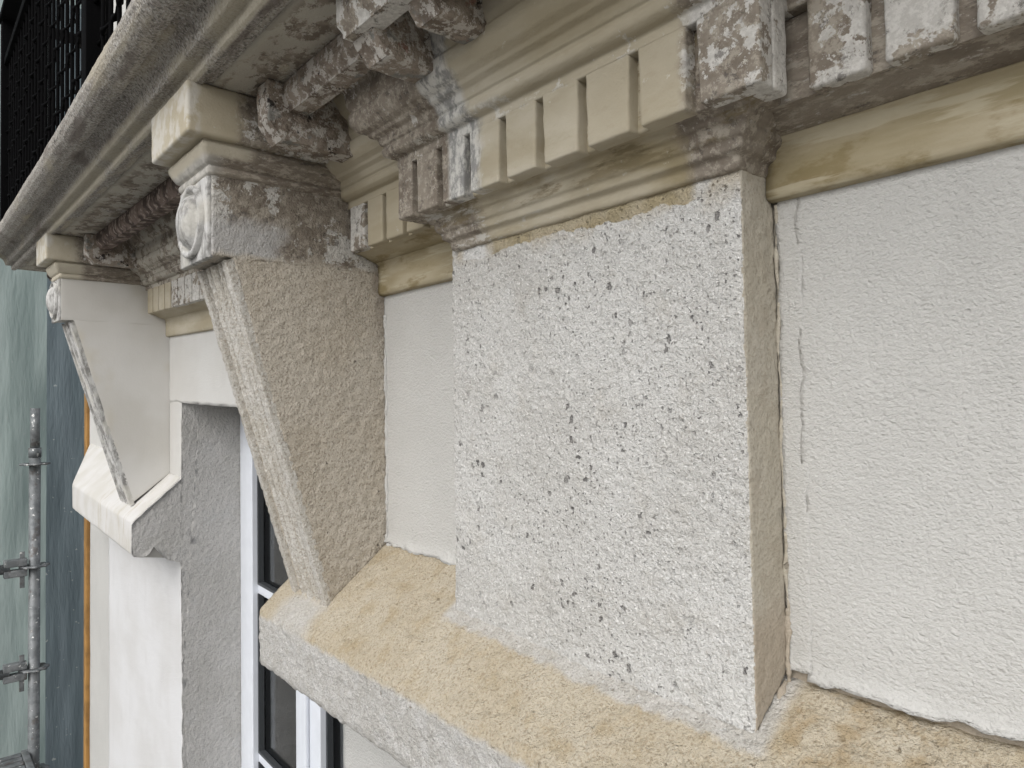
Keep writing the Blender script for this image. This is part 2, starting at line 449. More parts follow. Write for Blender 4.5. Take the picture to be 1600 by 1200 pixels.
def sag(V):
    """lift the far end of the facade to absorb lens distortion"""
    V = np.array(V, float)
    t = np.maximum(0, -V[:, 0] - 1.105) / 1.345
    t = np.minimum(t, 2.2)
    V[:, 2] += .035 * t ** 1.4
    return V

def vnormals(V, faces):
    N = np.zeros_like(V)
    q = [f for f in faces if len(f) == 4]; t = [f for f in faces if len(f) == 3]
    for fs in (q, t):
        if not fs: continue
        A = np.array(fs)
        n = np.cross(V[A[:, 2]] - V[A[:, 0]], V[A[:, -1]] - V[A[:, 1]]) if A.shape[1] == 4 else np.cross(V[A[:, 1]] - V[A[:, 0]], V[A[:, 2]] - V[A[:, 0]])
        for k in range(A.shape[1]): np.add.at(N, A[:, k], n)
    L = np.linalg.norm(N, axis=1, keepdims=True); L[L < 1e-12] = 1
    return N / L

def build(name, V, faces, mat, parent=None, origin=None, smooth=True, warp=True):
    V = np.array(V, float)
    if warp: V = sag(V)
    loc = Vector((0, 0, 0))
    if origin is None and parent is None:
        origin = (V[:, 0].mean(), V[:, 1].max(), V[:, 2].min())
    if parent is not None: loc = parent.location
    elif origin is not None: loc = Vector(origin)
    W = V - np.array(loc)
    me = bpy.data.meshes.new(name)
    if name in ('pane', 'gasket'): smooth = False
    me.from_pydata(W.tolist(), [], [list(map(int, f)) for f in faces])
    if smooth: me.polygons.foreach_set('use_smooth', [True] * len(me.polygons))
    me.materials.append(MATS[mat] if isinstance(mat, str) else mat)
    me.update()
    o = bpy.data.objects.new(name, me); COL.objects.link(o)
    if parent is not None: o.parent = parent
    else: o.location = loc
    return o

def thing(name, loc, label, cat, group=None):
    o = bpy.data.objects.new(name, None); COL.objects.link(o)
    o.location = loc; o.empty_display_size = .05
    o['label'] = label; o['category'] = cat
    if group: o['group'] = group
    return o
def tag(o, label, cat, group=None):
    o['label'] = label; o['category'] = cat
    if group: o['group'] = group
    return o

def hexa(c, cell=.004, r=.005, amp=.0, scale=60, seed=0, amp2=0, scale2=12, side=1.0):
    """rounded six-sided solid with corners c[i][j][k] (i: x low/high, j: y front/back, k: z low/high)"""
    c = np.array(c, float)
    L = [np.linalg.norm(c[1] - c[0], axis=-1).mean(), np.linalg.norm(c[:, 1] - c[:, 0], axis=-1).mean(), np.linalg.norm(c[:, :, 1] - c[:, :, 0], axis=-1).mean()]
    n = [max(1, min(400, int(round(l / cell)))) for l in L]
    def ticks(l, k):
        t = list(np.linspace(0, l, k + 1))
        if r > 0 and l > 4 * r:
            t += [r * .3, r * .65, r, l - r * .3, l - r * .65, l - r]
        t = sorted(t); o = [t[0]]
        for a in t[1:]:
            if a - o[-1] > 1e-4: o.append(a)
        o[-1] = l
        return np.array(o)
    T = [ticks(L[i], n[i]) for i in range(3)]
    idx = {}; V = []; F = []
    def vid(i, j, k):
        key = (i, j, k)
        if key not in idx: idx[key] = len(V); V.append((T[0][i], T[1][j], T[2][k]))
        return idx[key]
    A, B, D = (len(t) - 1 for t in T)
    for i in range(A):
        for j in range(B):
            F.append((vid(i, j, 0), vid(i, j + 1, 0), vid(i + 1, j + 1, 0), vid(i + 1, j, 0)))
            F.append((vid(i, j, D), vid(i + 1, j, D), vid(i + 1, j + 1, D), vid(i, j + 1, D)))
    for i in range(A):
        for k in range(D):
            F.append((vid(i, 0, k), vid(i + 1, 0, k), vid(i + 1, 0, k + 1), vid(i, 0, k + 1)))
            F.append((vid(i, B, k), vid(i, B, k + 1), vid(i + 1, B, k + 1), vid(i + 1, B, k)))
    for j in range(B):
        for k in range(D):
            F.append((vid(0, j, k), vid(0, j, k + 1), vid(0, j + 1, k + 1), vid(0, j + 1, k)))
            F.append((vid(A, j, k), vid(A, j + 1, k), vid(A, j + 1, k + 1), vid(A, j, k + 1)))
    P = np.array(V)
    Ls = np.array(L)
    if r > 0:
        rr = min(r, min(L) * .49)
        inner = np.clip(P, rr, Ls - rr); dv = P - inner
        ln = np.linalg.norm(dv, axis=1, keepdims=True); ln[ln < 1e-9] = 1
        P = np.where(np.linalg.norm(P - inner, axis=1, keepdims=True) > 1e-9, inner + dv / ln * rr, P)
    t = P / Ls
    W = 0
    for i in (0, 1):
        for j in (0, 1):
            for k in (0, 1):
                w = (t[:, 0] if i else 1 - t[:, 0]) * (t[:, 1] if j else 1 - t[:, 1]) * (t[:, 2] if k else 1 - t[:, 2])
                W = W + w[:, None] * c[i, j, k]
    if amp or amp2:
        N = vnormals(W, F)
        d = amp * fbm(W, scale, seed) + (amp2 * fbm(W, scale2, seed + 5) if amp2 else 0)
        W = W + N * (d * (1 - (1 - side) * np.abs(N[:, 0]) ** 2))[:, None]
    return W, F

def boxc(x0, x1, y0, y1, z0, z1):
    """y0 is the front (nearer the viewer, more negative)"""
    return [[[(x, y, z) for z in (z0, z1)] for y in (y0, y1)] for x in (x0, x1)]

def soften(prof, b=.0015, seg=.006, closed_from=None):
    """bevel the corners of an open profile and resample the long runs"""
    P = [np.array(p, float) for p in prof]; out = [P[0]]
    for i in range(1, len(P) - 1):
        a, c, d = P[i - 1], P[i], P[i + 1]
        la, ld = np.linalg.norm(a - c), np.linalg.norm(d - c)
        k = min(b, la * .4, ld * .4)
        out += [c + (a - c) / la * k, c + (a - c) / la * k * .3 + (d - c) / ld * k * .3, c + (d - c) / ld * k]
    out.append(P[-1])
    res = [out[0]]
    for p in out[1:]:
        L = np.linalg.norm(p - res[-1]); n = int(max(1, min(60, L // seg)))
        s0 = res[-1]
        for q in range(1, n + 1): res.append(s0 + (p - s0) * q / n)
    return np.array(res)

def sweep(path, prof, cell=.01, amp=.0006, scale=70, seed=0, b=.0015, seg=.006, caps=True, amp2=0, scale2=10):
    """sweep profile (e outward, z) along a plan polyline; outward is to the right-hand front of the path"""
    path = [np.array(p, float) for p in path]
    # outward normals per segment (path runs +x => outward is -y)
    segn = []
    for a, c in zip(path[:-1], path[1:]):
        d = (c - a) / np.linalg.norm(c - a); segn.append(np.array((d[1], -d[0])))
    st = []
    for i, (a, c) in enumerate(zip(path[:-1], path[1:])):
        L = np.linalg.norm(c - a); n = max(1, int(round(L / cell)))
        na = segn[i] if i == 0 else (segn[i - 1] + segn[i]) / (1 + segn[i - 1] @ segn[i])
        nb = segn[i] if i == len(segn) - 1 else (segn[i] + segn[i + 1]) / (1 + segn[i] @ segn[i + 1])
        for k in range(n + (1 if i == len(segn) - 1 else 0)):
            t = k / n; st.append((a + (c - a) * t, na + (nb - na) * t))
    R = soften(prof, b, seg)
    m = len(R); V = []
    for p, n in st:
        V.append(np.stack([p[0] + n[0] * R[:, 0], p[1] + n[1] * R[:, 0], R[:, 1]], 1))
    V = np.concatenate(V); F = []
    for i in range(len(st) - 1):
        for j in range(m - 1):
            F.append((i * m + j, i * m + j + 1, (i + 1) * m + j + 1, (i + 1) * m + j)[::-1])
    N = vnormals(V, F)
    V = V + N * (amp * fbm(V, scale, seed) + (amp2 * fbm(V, scale2, seed + 3) if amp2 else 0))[:, None]
    if caps:
        F.append(list(range(m))); F.append(list(range((len(st) - 1) * m, len(st) * m))[::-1])
    return V, F

def tube(p0, p1, r, n=12, r1=None):
    p0, p1 = np.array(p0, float), np.array(p1, float); r1 = r if r1 is None else r1
    d = (p1 - p0) / np.linalg.norm(p1 - p0)
    a = np.cross(d, (0, 0, 1)) if abs(d[2]) < .9 else np.cross(d, (1, 0, 0)); a /= np.linalg.norm(a); b = np.cross(d, a)
    V = []; F = []
    for p, rr in ((p0, r), (p1, r1)):
        for k in range(n):
            t = 2 * math.pi * k / n; V.append(p + (a * math.cos(t) + b * math.sin(t)) * rr)
    for k in range(n): F.append((k, (k + 1) % n, n + (k + 1) % n, n + k))
    F.append(list(range(n))[::-1]); F.append(list(range(n, 2 * n)))
    return np.array(V), F
def polytube(P, r, n=8):
    P = [np.array(p, float) for p in P]; V = []; F = []
    r = [r] * len(P) if np.isscalar(r) else r
    for i, p in enumerate(P):
        d = P[min(i + 1, len(P) - 1)] - P[max(i - 1, 0)]; d /= np.linalg.norm(d)
        a = np.cross(d, (.31, .95, .1)); a /= np.linalg.norm(a); b = np.cross(d, a)
        for k in range(n):
            t = 2 * math.pi * k / n; V.append(p + (a * math.cos(t) + b * math.sin(t)) * r[i])
    for i in range(len(P) - 1):
        for k in range(n): F.append((i * n + k, i * n + (k + 1) % n, (i + 1) * n + (k + 1) % n, (i + 1) * n + k))
    F.append(list(range(n))[::-1]); F.append(list(range((len(P) - 1) * n, len(P) * n)))
    return np.array(V), F
def join(*parts):
    V = []; F = []; o = 0
    for v, f in parts:
        V.append(np.array(v, float)); F += [tuple(np.array(q) + o) for q in f]; o += len(v)
    return np.concatenate(V), F
def lathe(center, rad, axis_y, n=40, sx=1.0):
    """rad: list of (radius, y) turned about an axis along y"""
    V = []; F = []
    for r_, y in rad:
        for k in range(n):
            t = 2 * math.pi * k / n; V.append((center[0] + r_ * sx * math.cos(t), y, center[1] + r_ * math.sin(t)))
    for i in range(len(rad) - 1):
        for k in range(n): F.append((i * n + k, i * n + (k + 1) % n, (i + 1) * n + (k + 1) % n, (i + 1) * n + k))
    F.append(list(range((len(rad) - 1) * n, len(rad) * n)))
    return np.array(V), F

# ------------------------------------------------------------------ ground
g = 60.0
o = build('ground', [(-g, -g, GROUND), (g, -g, GROUND), (g, g, GROUND), (-g, g, GROUND)], [(0, 1, 2, 3)], 'ground', warp=False)
o['kind'] = 'structure'

# ------------------------------------------------------------------ facade wall
XR0, XR1 = -1.275, 1.4           # near pier
XF0, XF1 = -3.74, -2.325         # far pier
WT = .40
wall = thing('facade_wall', (-1.0, .2, GROUND), 'pale plastered facade wall behind the consoles, block and window', 'wall')
def panel(name, x0, x1, zb, zt, y, thick, mat, cell=.006, ragb=0, ragt=0, ragl=0, ragr=0, curl=0, seed=0, und=.0006):
    nx = max(2, int((x1 - x0) / cell)); nz = max(2, int((zt - zb) / cell)); V = []; F = []
    xs = np.linspace(0, 1, nx + 1); zs = np.linspace(0, 1, nz + 1)
    X, Z = np.meshgrid(xs, zs, indexing='ij')
    xa = x0 + ragl * n1(np.linspace(zb, zt, nz + 1), 40, seed + 1); xb = x1 + ragr * n1(np.linspace(zb, zt, nz + 1), 40, seed + 2)
    za = zb + ragb * n1(np.linspace(x0, x1, nx + 1), 30, seed + 3); zc = zt + ragt * n1(np.linspace(x0, x1, nx + 1), 30, seed + 4)
    PX = xa[None, :] + (xb - xa)[None, :] * X; PZ = za[:, None] + (zc - za)[:, None] * Z
    PY = np.full_like(PX, y)
    V = np.stack([PX.ravel(), PY.ravel(), PZ.ravel()], 1)
    d = und * fbm(V, 9, seed) + .0003 * fbm(V, 70, seed + 9)
    if curl:
        h = np.maximum(0, 1 - (PZ - za[:, None]) / .018).ravel()
        d = d + curl * h * h * (1 + .8 * np.repeat(n1(np.linspace(x0, x1, nx + 1), 24, seed + 6), nz + 1))
    V[:, 1] -= d
    idx = lambda i, j: i * (nz + 1) + j
    for i in range(nx):
        for j in range(nz): F.append((idx(i, j), idx(i + 1, j), idx(i + 1, j + 1), idx(i, j + 1)))
    ring = [idx(i, 0) for i in range(nx + 1)] + [idx(nx, j) for j in range(1, nz + 1)] + [idx(i, nz) for i in range(nx - 1, -1, -1)] + [idx(0, j) for j in range(nz - 1, 0, -1)]
    b0 = len(V); B = V[ring].copy(); B[:, 1] = y + thick
    V = np.concatenate([V, B]); k = len(ring)
    for i in range(k): F.append((ring[i], b0 + i, b0 + (i + 1) % k, ring[(i + 1) % k]))
    return V, F
def wpart(name, vf, mat, **kw): return build(name, *vf, mat, wall, **kw)
def plainbox(x0, x1, y0, y1, z0, z1): return hexa(boxc(x0, x1, y0, y1, z0, z1), cell=.25, r=0)
wpart('wall_body', plainbox(XR0, XR1, .006, WT, GROUND, .56), 'mortar', smooth=False)
wpart('wall_body', plainbox(XF0, XF1, .006, WT, GROUND, .56), 'plaster_white', smooth=False)
wpart('lintel', plainbox(XF1, XR0, .006, WT, -.012, .56), 'plaster_white', smooth=False)
wpart('upper_wall', plainbox(XF0, XR1, .004, WT, .562, 3.0), 'plaster_white', smooth=False)
wpart('lower_render', panel('', XR0, XR1, -1.6, -.476, .001, .004, '', cell=.012, ragl=.0015, seed=3, und=.0012), 'plaster')
wpart('lower_render', panel('', -3.34, XF1 + .001, -2.4, -.476, .001, .004, '', cell=.016, ragr=.003, seed=4, und=.0015), 'lime')
wpart('lower_render', panel('', XF0, -3.345, -2.4, -.476, .003, .002, '', cell=.016, ragr=.004, seed=4, und=.0015), 'plaster')
wpart('plaster_panel', panel('', -.335, XR1, -.264, .21, -.0004, .006, '', cell=.0045, ragl=.005, ragb=.0070, curl=.0055, seed=11, und=.0012), 'plaster')
wpart('plaster_panel', panel('', -.3555, -.331, -.262, .21, -.0001, .004, '', cell=.004, ragl=.003, ragr=.004, ragb=.006, curl=.003, seed=12), 'plaster')
wpart('plaster_panel', panel('', -1.107, -.818, -.243, .21, 0, .005, '', cell=.005, ragb=.008, curl=.007, seed=13), 'plaster')
wpart('plaster_panel', panel('', XF1 - .13, -1.238, -.014, .21, 0, .005, '', cell=.008, ragb=.004, seed=14), 'plaster_white')
wpart('plaster_panel', panel('', XF0, -2.58, -.26, .21, 0, .005, '', cell=.01, ragb=.002, seed=15), 'plaster_white')
wpart('plaster_panel', panel('', -2.452, XF1 + .001, -.26, .0, 0, .005, '', cell=.008, ragr=.002, seed=16), 'plaster_white')

# concrete reveal of the far pier, in one plane with the cut end of the far ledge
def slab_x(poly, x0, x1, cell=.012, amp=.0012, seed=0):
    """thick plate with outline poly in (y, z), facing +x, front face gridded by bmesh"""
    bm = bmesh.new(); vs_ = [bm.verts.new((x1, y, z)) for y, z in poly]; f = bm.faces.new(vs_)
    bmesh.ops.triangulate(bm, faces=[f])
    for _ in range(12):
        es = [e for e in bm.edges if e.calc_length() > cell * 2.2]
        if not es: break
        bmesh.ops.subdivide_edges(bm, edges=es, cuts=1)
        bmesh.ops.triangulate(bm, faces=bm.faces[:])
    bm.normal_update()
    V = np.array([v.co[:] for v in bm.verts]); F = [[v.index for v in f_.verts] for f_ in bm.faces]
    bm.verts.index_update(); F = [[v.index for v in f_.verts] for f_ in bm.faces]
    bd = [(e.verts[0].index, e.verts[1].index) for e in bm.edges if len(e.link_faces) == 1]
    V[:, 0] += amp * .4 * fbm(V, 30, seed) + amp * .6 * fbm(V, 110, seed + 4)
    n = len(V); B = V.copy(); B[:, 0] = x0
    V = np.concatenate([V, B])
    F += [(a, b, n + b, n + a) for a, b in bd]
    bm.free()
    return V, F
def ragged(pts, step=.01, amp=.0025, seed=0):
    out = []
    for a, b in zip(pts, pts[1:] + pts[:1]):
        a, b = np.array(a), np.array(b); L = np.linalg.norm(b - a); n = max(1, int(L / step))
        for k in range(n):
            p = a + (b - a) * k / n; out.append(p)
    out = np.array(out); s_ = np.arange(len(out)) * step
    out[:, 0] += amp * n1(s_, 45, seed); out[:, 1] += amp * n1(s_, 45, seed + 3)
    return [tuple(p) for p in out]
rev = [(.19, -.014), (.001, -.014), (.001, -.245), (-.132, -.362), (-.139, -.372), (-.139, -.455), (-.134, -.466), (-.104, -.470), (-.092, -.462), (-.080, -.444), (-.068, -.462), (-.040, -.490), (-.004, -.500), (.001, -.505), (.001, -2.4), (.19, -2.4)]
wpart('concrete_reveal', slab_x(ragged(rev, .012, .0022, 5), XF1 - .002, XF1 + .006, seed=2), 'concrete')
lin = panel('', XF1, XR0, 0, .19, 0, .002, '', cell=.03)
V = lin[0].copy(); V = np.stack([V[:, 0], V[:, 2], -.0155 + V[:, 1]], 1)
wpart('lintel_soffit', (V, [f[::-1] for f in lin[1]]), 'concrete')

def bead(pts, r, seed, mat, n=9, par=None, name='mortar_bead'):
    P = []; 
    for a, b in zip(pts[:-1], pts[1:]):
        a, b = np.array(a, float), np.array(b, float); k = max(2, int(np.linalg.norm(b - a) / .004))
        P += [a + (b - a) * i / k for i in range(k)]
    P.append(np.array(pts[-1], float)); P = np.array(P); t = np.arange(len(P)) * .004
    P += np.stack([n1(t, 38, seed), n1(t, 38, seed + 1) * .5, n1(t, 38, seed + 2)], 1) * r * .9
    V, F = polytube(list(P), list(r * (.7 + .75 * n1(t, 70, seed + 5))), n)
    N = vnormals(V, F); V = V + N * (r * .6 * fbm(V, 260, seed + 7))[:, None]
    return build(name, V, F, mat, par or wall)
bead([(-.3535, .0005, -.275), (-.356, .001, -.05), (-.357, .001, .19)], .0024, 31, 'block_joint')
bead([(-.3525, -.002, -.275), (-.3525, -.001, -.225), (-.353, .0, -.20)], .0030, 33, 'block_joint')
bead([(-.354, -.004, -.272), (-.30, -.004, -.274), (-.285, -.004, -.274)], .0035, 35, 'ochre')
bead([(-1.100, -.001, -.24), (-1.101, .0, -.1), (-1.102, .0, .16)], .0035, 37, 'plaster')
bead([(-1.10, -.002, -.243), (-.82, -.002, -.247)], .0032, 39, 'plaster')
# dark room behind the window
room = []
wpart('room_lining', join(plainbox(-2.32, -1.28, 1.6, 1.62, -2.4, .1), plainbox(-2.36, -2.325, .42, 1.6, -2.4, .1), plainbox(-1.27, -1.25, .42, 1.6, -2.4, .1), plainbox(-2.36, -1.25, .42, 1.6, .0, .1), plainbox(-2.36, -1.25, .42, 1.6, -2.5, -2.4)), 'room', smooth=False)

# ------------------------------------------------------------------ window
YF = .176
win = thing('casement_window', (-1.80, YF, -2.4), 'white framed casement window with dark panes in the recess', 'window')
def bxp(name, x0, x1, y0, y1, z0, z1, mat, par, r=.003):
    return build(name, *hexa(boxc(x0, x1, y0, y1, z0, z1), cell=.2, r=r), mat, par)
WZ0, WZ1 = -2.35, -.02
bxp('frame_jamb', -2.317, -2.262, YF, YF + .07, WZ0, WZ1, 'pvc', win)
bxp('frame_jamb', -1.335, -1.280, YF, YF + .07, WZ0, WZ1, 'pvc', win)
bxp('frame_head', -2.262, -1.335, YF, YF + .07, WZ1 - .05, WZ1, 'pvc', win)
def sash(x0, x1):
    s_ = bxp('sash', x0, x0 + .075, YF - .012, YF + .05, WZ0 + .05, WZ1 - .052, 'pvc', win)
    def sub(n, a, b, c, d, mat, y0=YF - .012, y1=YF + .05, r=.003):
        q = build(n, *hexa(boxc(a, b, y0, y1, c, d), cell=.2, r=r), mat, win)
        q.parent = s_; return q
    sub('stile', x1 - .07, x1, WZ0 + .05, WZ1 - .052, 'pvc')
    sub('rail', x0 + .075, x1 - .07, WZ1 - .125, WZ1 - .052, 'pvc')
    sub('rail', x0 + .075, x1 - .07, WZ0 + .05, WZ0 + .13, 'pvc')
    zs = [-.585, -1.095, -1.60]
    for z in zs: sub('glazing_bar', x0 + .075, x1 - .07, z - .014, z + .014, 'pvc', YF + .006, YF + .046)
    tops = [WZ1 - .125] + [z - .014 for z in zs]; bots = [z + .014 for z in zs] + [WZ0 + .13]
    for a, b in zip(bots, tops):
        sub('pane', x0 + .070, x1 - .065, a - .004, b + .004, 'glass', YF + .022, YF + .027, 0)
        sub('gasket', x0 + .075, x0 + .083, a, b, 'gasket', YF + .004, YF + .021, 0)
        sub('gasket', x0 + .083, x1 - .07, a, a + .008, 'gasket', YF + .004, YF + .021, 0)
sash(-2.258, -1.800); sash(-1.797, -1.338)
bxp('meeting_strip', -1.815, -1.782, YF - .024, YF - .0125, WZ0 + .05, WZ1 - .055, 'pvc', win)

# ------------------------------------------------------------------ ledges
prof_ledge = [(-.02, -.245), (.0, -.243), (.080, -.305), (.152, -.366), (.158, -.376), (.157, -.462), (.150, -.473), (.02, -.488), (-.02, -.488)]
V, F = sweep([(XR0 - .012, .0), (1.3, .0)], prof_ledge, cell=.0045, amp=.0030, scale=100, seed=4, b=.006, seg=.0045, amp2=.003, scale2=9)
k = np.clip((V[:, 0] + .90) / .48, 0, 1); k = k * k * (3 - 2 * k)
V[:, 2] -= .027 * k * np.clip(1 + V[:, 1] / .155, 0, 1) * (V[:, 2] > -.40)
led = build('sill_ledge', V, F, 'ochre')
tag(led, 'sloping ochre ledge with rough pale front edge under the near console and block', 'ledge')
prof_far = [(-.02, -.245), (.0, -.243), (.130, -.360), (.136, -.370), (.135, -.462), (.128, -.470), (.02, -.488), (-.02, -.488)]
V, F = sweep([(-3.30, .0), (XF1 - .004, .0)], prof_far, cell=.02, amp=.0008, scale=30, seed=5, b=.004, seg=.012, amp2=.0015)
k = np.clip((-2.9 - V[:, 0]) / .4, 0, 1); V[:, 0] -= .42 * k * np.clip(1 + V[:, 1] / .136, 0, 1)
ledf = tag(build('sill_ledge', V, F, 'white_ledge'), 'white painted ledge under the far console beside the grey window reveal', 'ledge')

# ------------------------------------------------------------------ rough projecting block
blk_c = [[[(-.823, -.057, -.306), (-.821, -.057, .224)], [(-.823, .003, -.262), (-.821, .003, .224)]],
         [[(-.356, -.058, -.308), (-.360, -.057, .224)], [(-.356, .003, -.262), (-.360, .003, .224)]]]
V, F = hexa(blk_c, cell=.003, r=.0045, amp=.0026, scale=130, seed=21, amp2=.0022, scale2=14, side=.42)
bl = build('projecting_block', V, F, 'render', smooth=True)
bl.data.materials.append(MATS['mortar'])
for p in bl.data.polygons:
    if abs(p.normal.x) > .75: p.material_index = 1
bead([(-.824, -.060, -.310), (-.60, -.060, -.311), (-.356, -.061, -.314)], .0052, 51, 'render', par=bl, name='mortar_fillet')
bead([(-.3545, -.062, -.314), (-.354, -.03, -.292), (-.354, -.003, -.270)], .0042, 53, 'mortar', par=bl, name='mortar_fillet')
tag(bl, 'broad rough pale rendered block with dark pits projecting from the wall', 'wall block')

# ------------------------------------------------------------------ cornices
UP = [(0, .349), (.008, .350), (.015, .354), (.017, .361), (.014, .367), (.018, .369), (.0205, .378), (.029, .381), (.031, .385), (.041, .389), (.049, .399), (.051, .414), (.047, .418), (.052, .424), (.055, .446), (.066, .452), (.078, .472), (.080, .480)]
PITCH = .0648; GAP = .0115
def cornice_main(name, x0, x1, first, nteeth, label, mats, pitch=PITCH, gap=GAP, tmats=None, seed=0):
    t = thing(name, ((x0 + x1) / 2, 0, .19), label, 'cornice')
    yd = .070
    P = lambda pts: [(e + yd, z) for e, z in pts]
    fas = [(-.0, .193), (.010, .194), (.0125, .199), (.0115, .222), (.0135, .246), (.017, .2495), (.024, .2515), (.031, .2535), (.040, .258), (.050, .2615), (.056, .262), (.056, .340), (-.0, .340)]
    a = build('fascia', *sweep([(x0, 0), (x1, 0)], fas[:6] + [(.0172, .262), (0, .262)], cell=.012, amp=.0008, scale=40, seed=seed), mats[0], t)
    build('bed_moulding', *sweep([(x0, 0), (x1, 0)], [(.0, .2625)] + [(.0174, .2497)] + fas[6:11] + [(.057, .262), (.057, .337), (0, .337)], cell=.012, amp=.0009, scale=45, seed=seed + 1), mats[1], t)
    build('crown_moulding', *sweep([(x0, 0), (x1, 0)], P([(-.07, .337), (0.0006, .337)] + UP + [(-.07, .480)]), cell=.012, amp=.0007, scale=45, seed=seed + 2), mats[2], t)
    base = None
    for i in range(nteeth):
        xa = first + i * pitch; xb = xa + pitch - gap
        if xa > x1: break
        V, F = hexa(boxc(xa, min(xb, x1), -yd, -.052, .262, .343), cell=.008, r=.0035, amp=.0009, scale=60, seed=seed + 20 + i)
        build('dentil', V, F, (tmats or {}).get(i, mats[3]), t)
    return t
MATS['dirty_dentil'] = dirty('scraped brown stone with white patches', .95, sc=.8, off=(2.3, 0, .4))
cornice_main('dentil_cornice', -.3595, 1.3, -.2865, 22, 'brown weathered dentil cornice above the plain wall right of the rough block', ('fascia', 'dirty_dark', 'dirty', 'dirty_dentil'), pitch=.0622, gap=.0140, seed=100)
cornice_main('dentil_cornice', -1.105, -.822, -1.0985, 5, 'short yellowed dentil cornice between the near console and the rough block', ('fascia', 'fascia', 'clean', 'clean'), tmats={0: 'dirty_white'}, pitch=.0595, seed=130)
cornice_main('dentil_cornice', -2.452, -1.243, -2.430, 19, 'dentil cornice above the window between the two consoles', ('clean', 'clean', 'soffit', 'clean'), tmats={i: 'dirty_white' for i in range(4, 9)}, seed=160)
cornice_main('dentil_cornice', -3.30, -2.585, -3.29, 11, 'dentil cornice at the far end of the facade left of the far console', ('clean', 'clean', 'soffit', 'clean'), seed=190)

# the break forward over the block
XL, XR, YD = -.864, -.303, -.118
res = thing('dentil_cornice', ((XL + XR) / 2, -.05, .22), 'projecting dentil cornice capping the rough block, clean in the middle', 'cornice')
cap = [(-.075, .214), (-.057, .215), (-.054, .2185), (-.053, .227), (-.048, .2295), (-.0445, .2315), (-.0435, .239), (-.039, .2415), (-.0365, .2475), (-.037, .2525), (-.031, .2545), (-.0295, .2585), (-.027, .2624), (-.0145, .2626), (-.0145, .337), (-.075, .337)]
build('capping', *sweep([(XL, -.004), (XL, YD), (XR, YD), (XR, -.004)], cap, cell=.008, amp=.0012, scale=40, seed=40, b=.0025, amp2=.0012, scale2=14), 'ressaut_low', res)
crown = [(-.075, .3365), (0.0005, .3365)] + UP + [(-.075, .480)]
build('crown_moulding', *sweep([(XL, -.004), (XL, YD), (XR, YD), (XR, -.004)], crown, cell=.008, amp=.0009, scale=40, seed=41, b=.002), 'ressaut', res)
edges = [-.864, -.822, -.762, -.702, -.633, -.569, -.504, -.435, -.369, -.303]
for i in range(9):
    ga = .0055 if i > 0 else 0; gb = .0055 if i < 8 else 0
    x0, x1 = edges[i] + ga, edges[i + 1] - gb
    V, F = hexa([[[(x0 + (.002 if ga else 0), YD, .262), (x0, YD, .3425)], [(x0, YD + .022, .262), (x0, YD + .022, .3425)]],
                 [[(x1 - (.002 if gb else 0), YD, .262), (x1, YD, .3425)], [(x1, YD + .022, .262), (x1, YD + .022, .3425)]]], cell=.005, r=.0028, amp=.0013, scale=55, seed=60 + i)
    build('dentil', V, F, 'ressaut', res)
# dentils on the two returns
for (x0, x1) in ((XL, XL + .022), (XR - .022, XR)):
    V, F = hexa(boxc(x0, x1, YD + .0225, -.072, .262, .3425), cell=.006, r=.003, amp=.0012, scale=55, seed=75)
    build('dentil', V, F, 'ressaut', res)

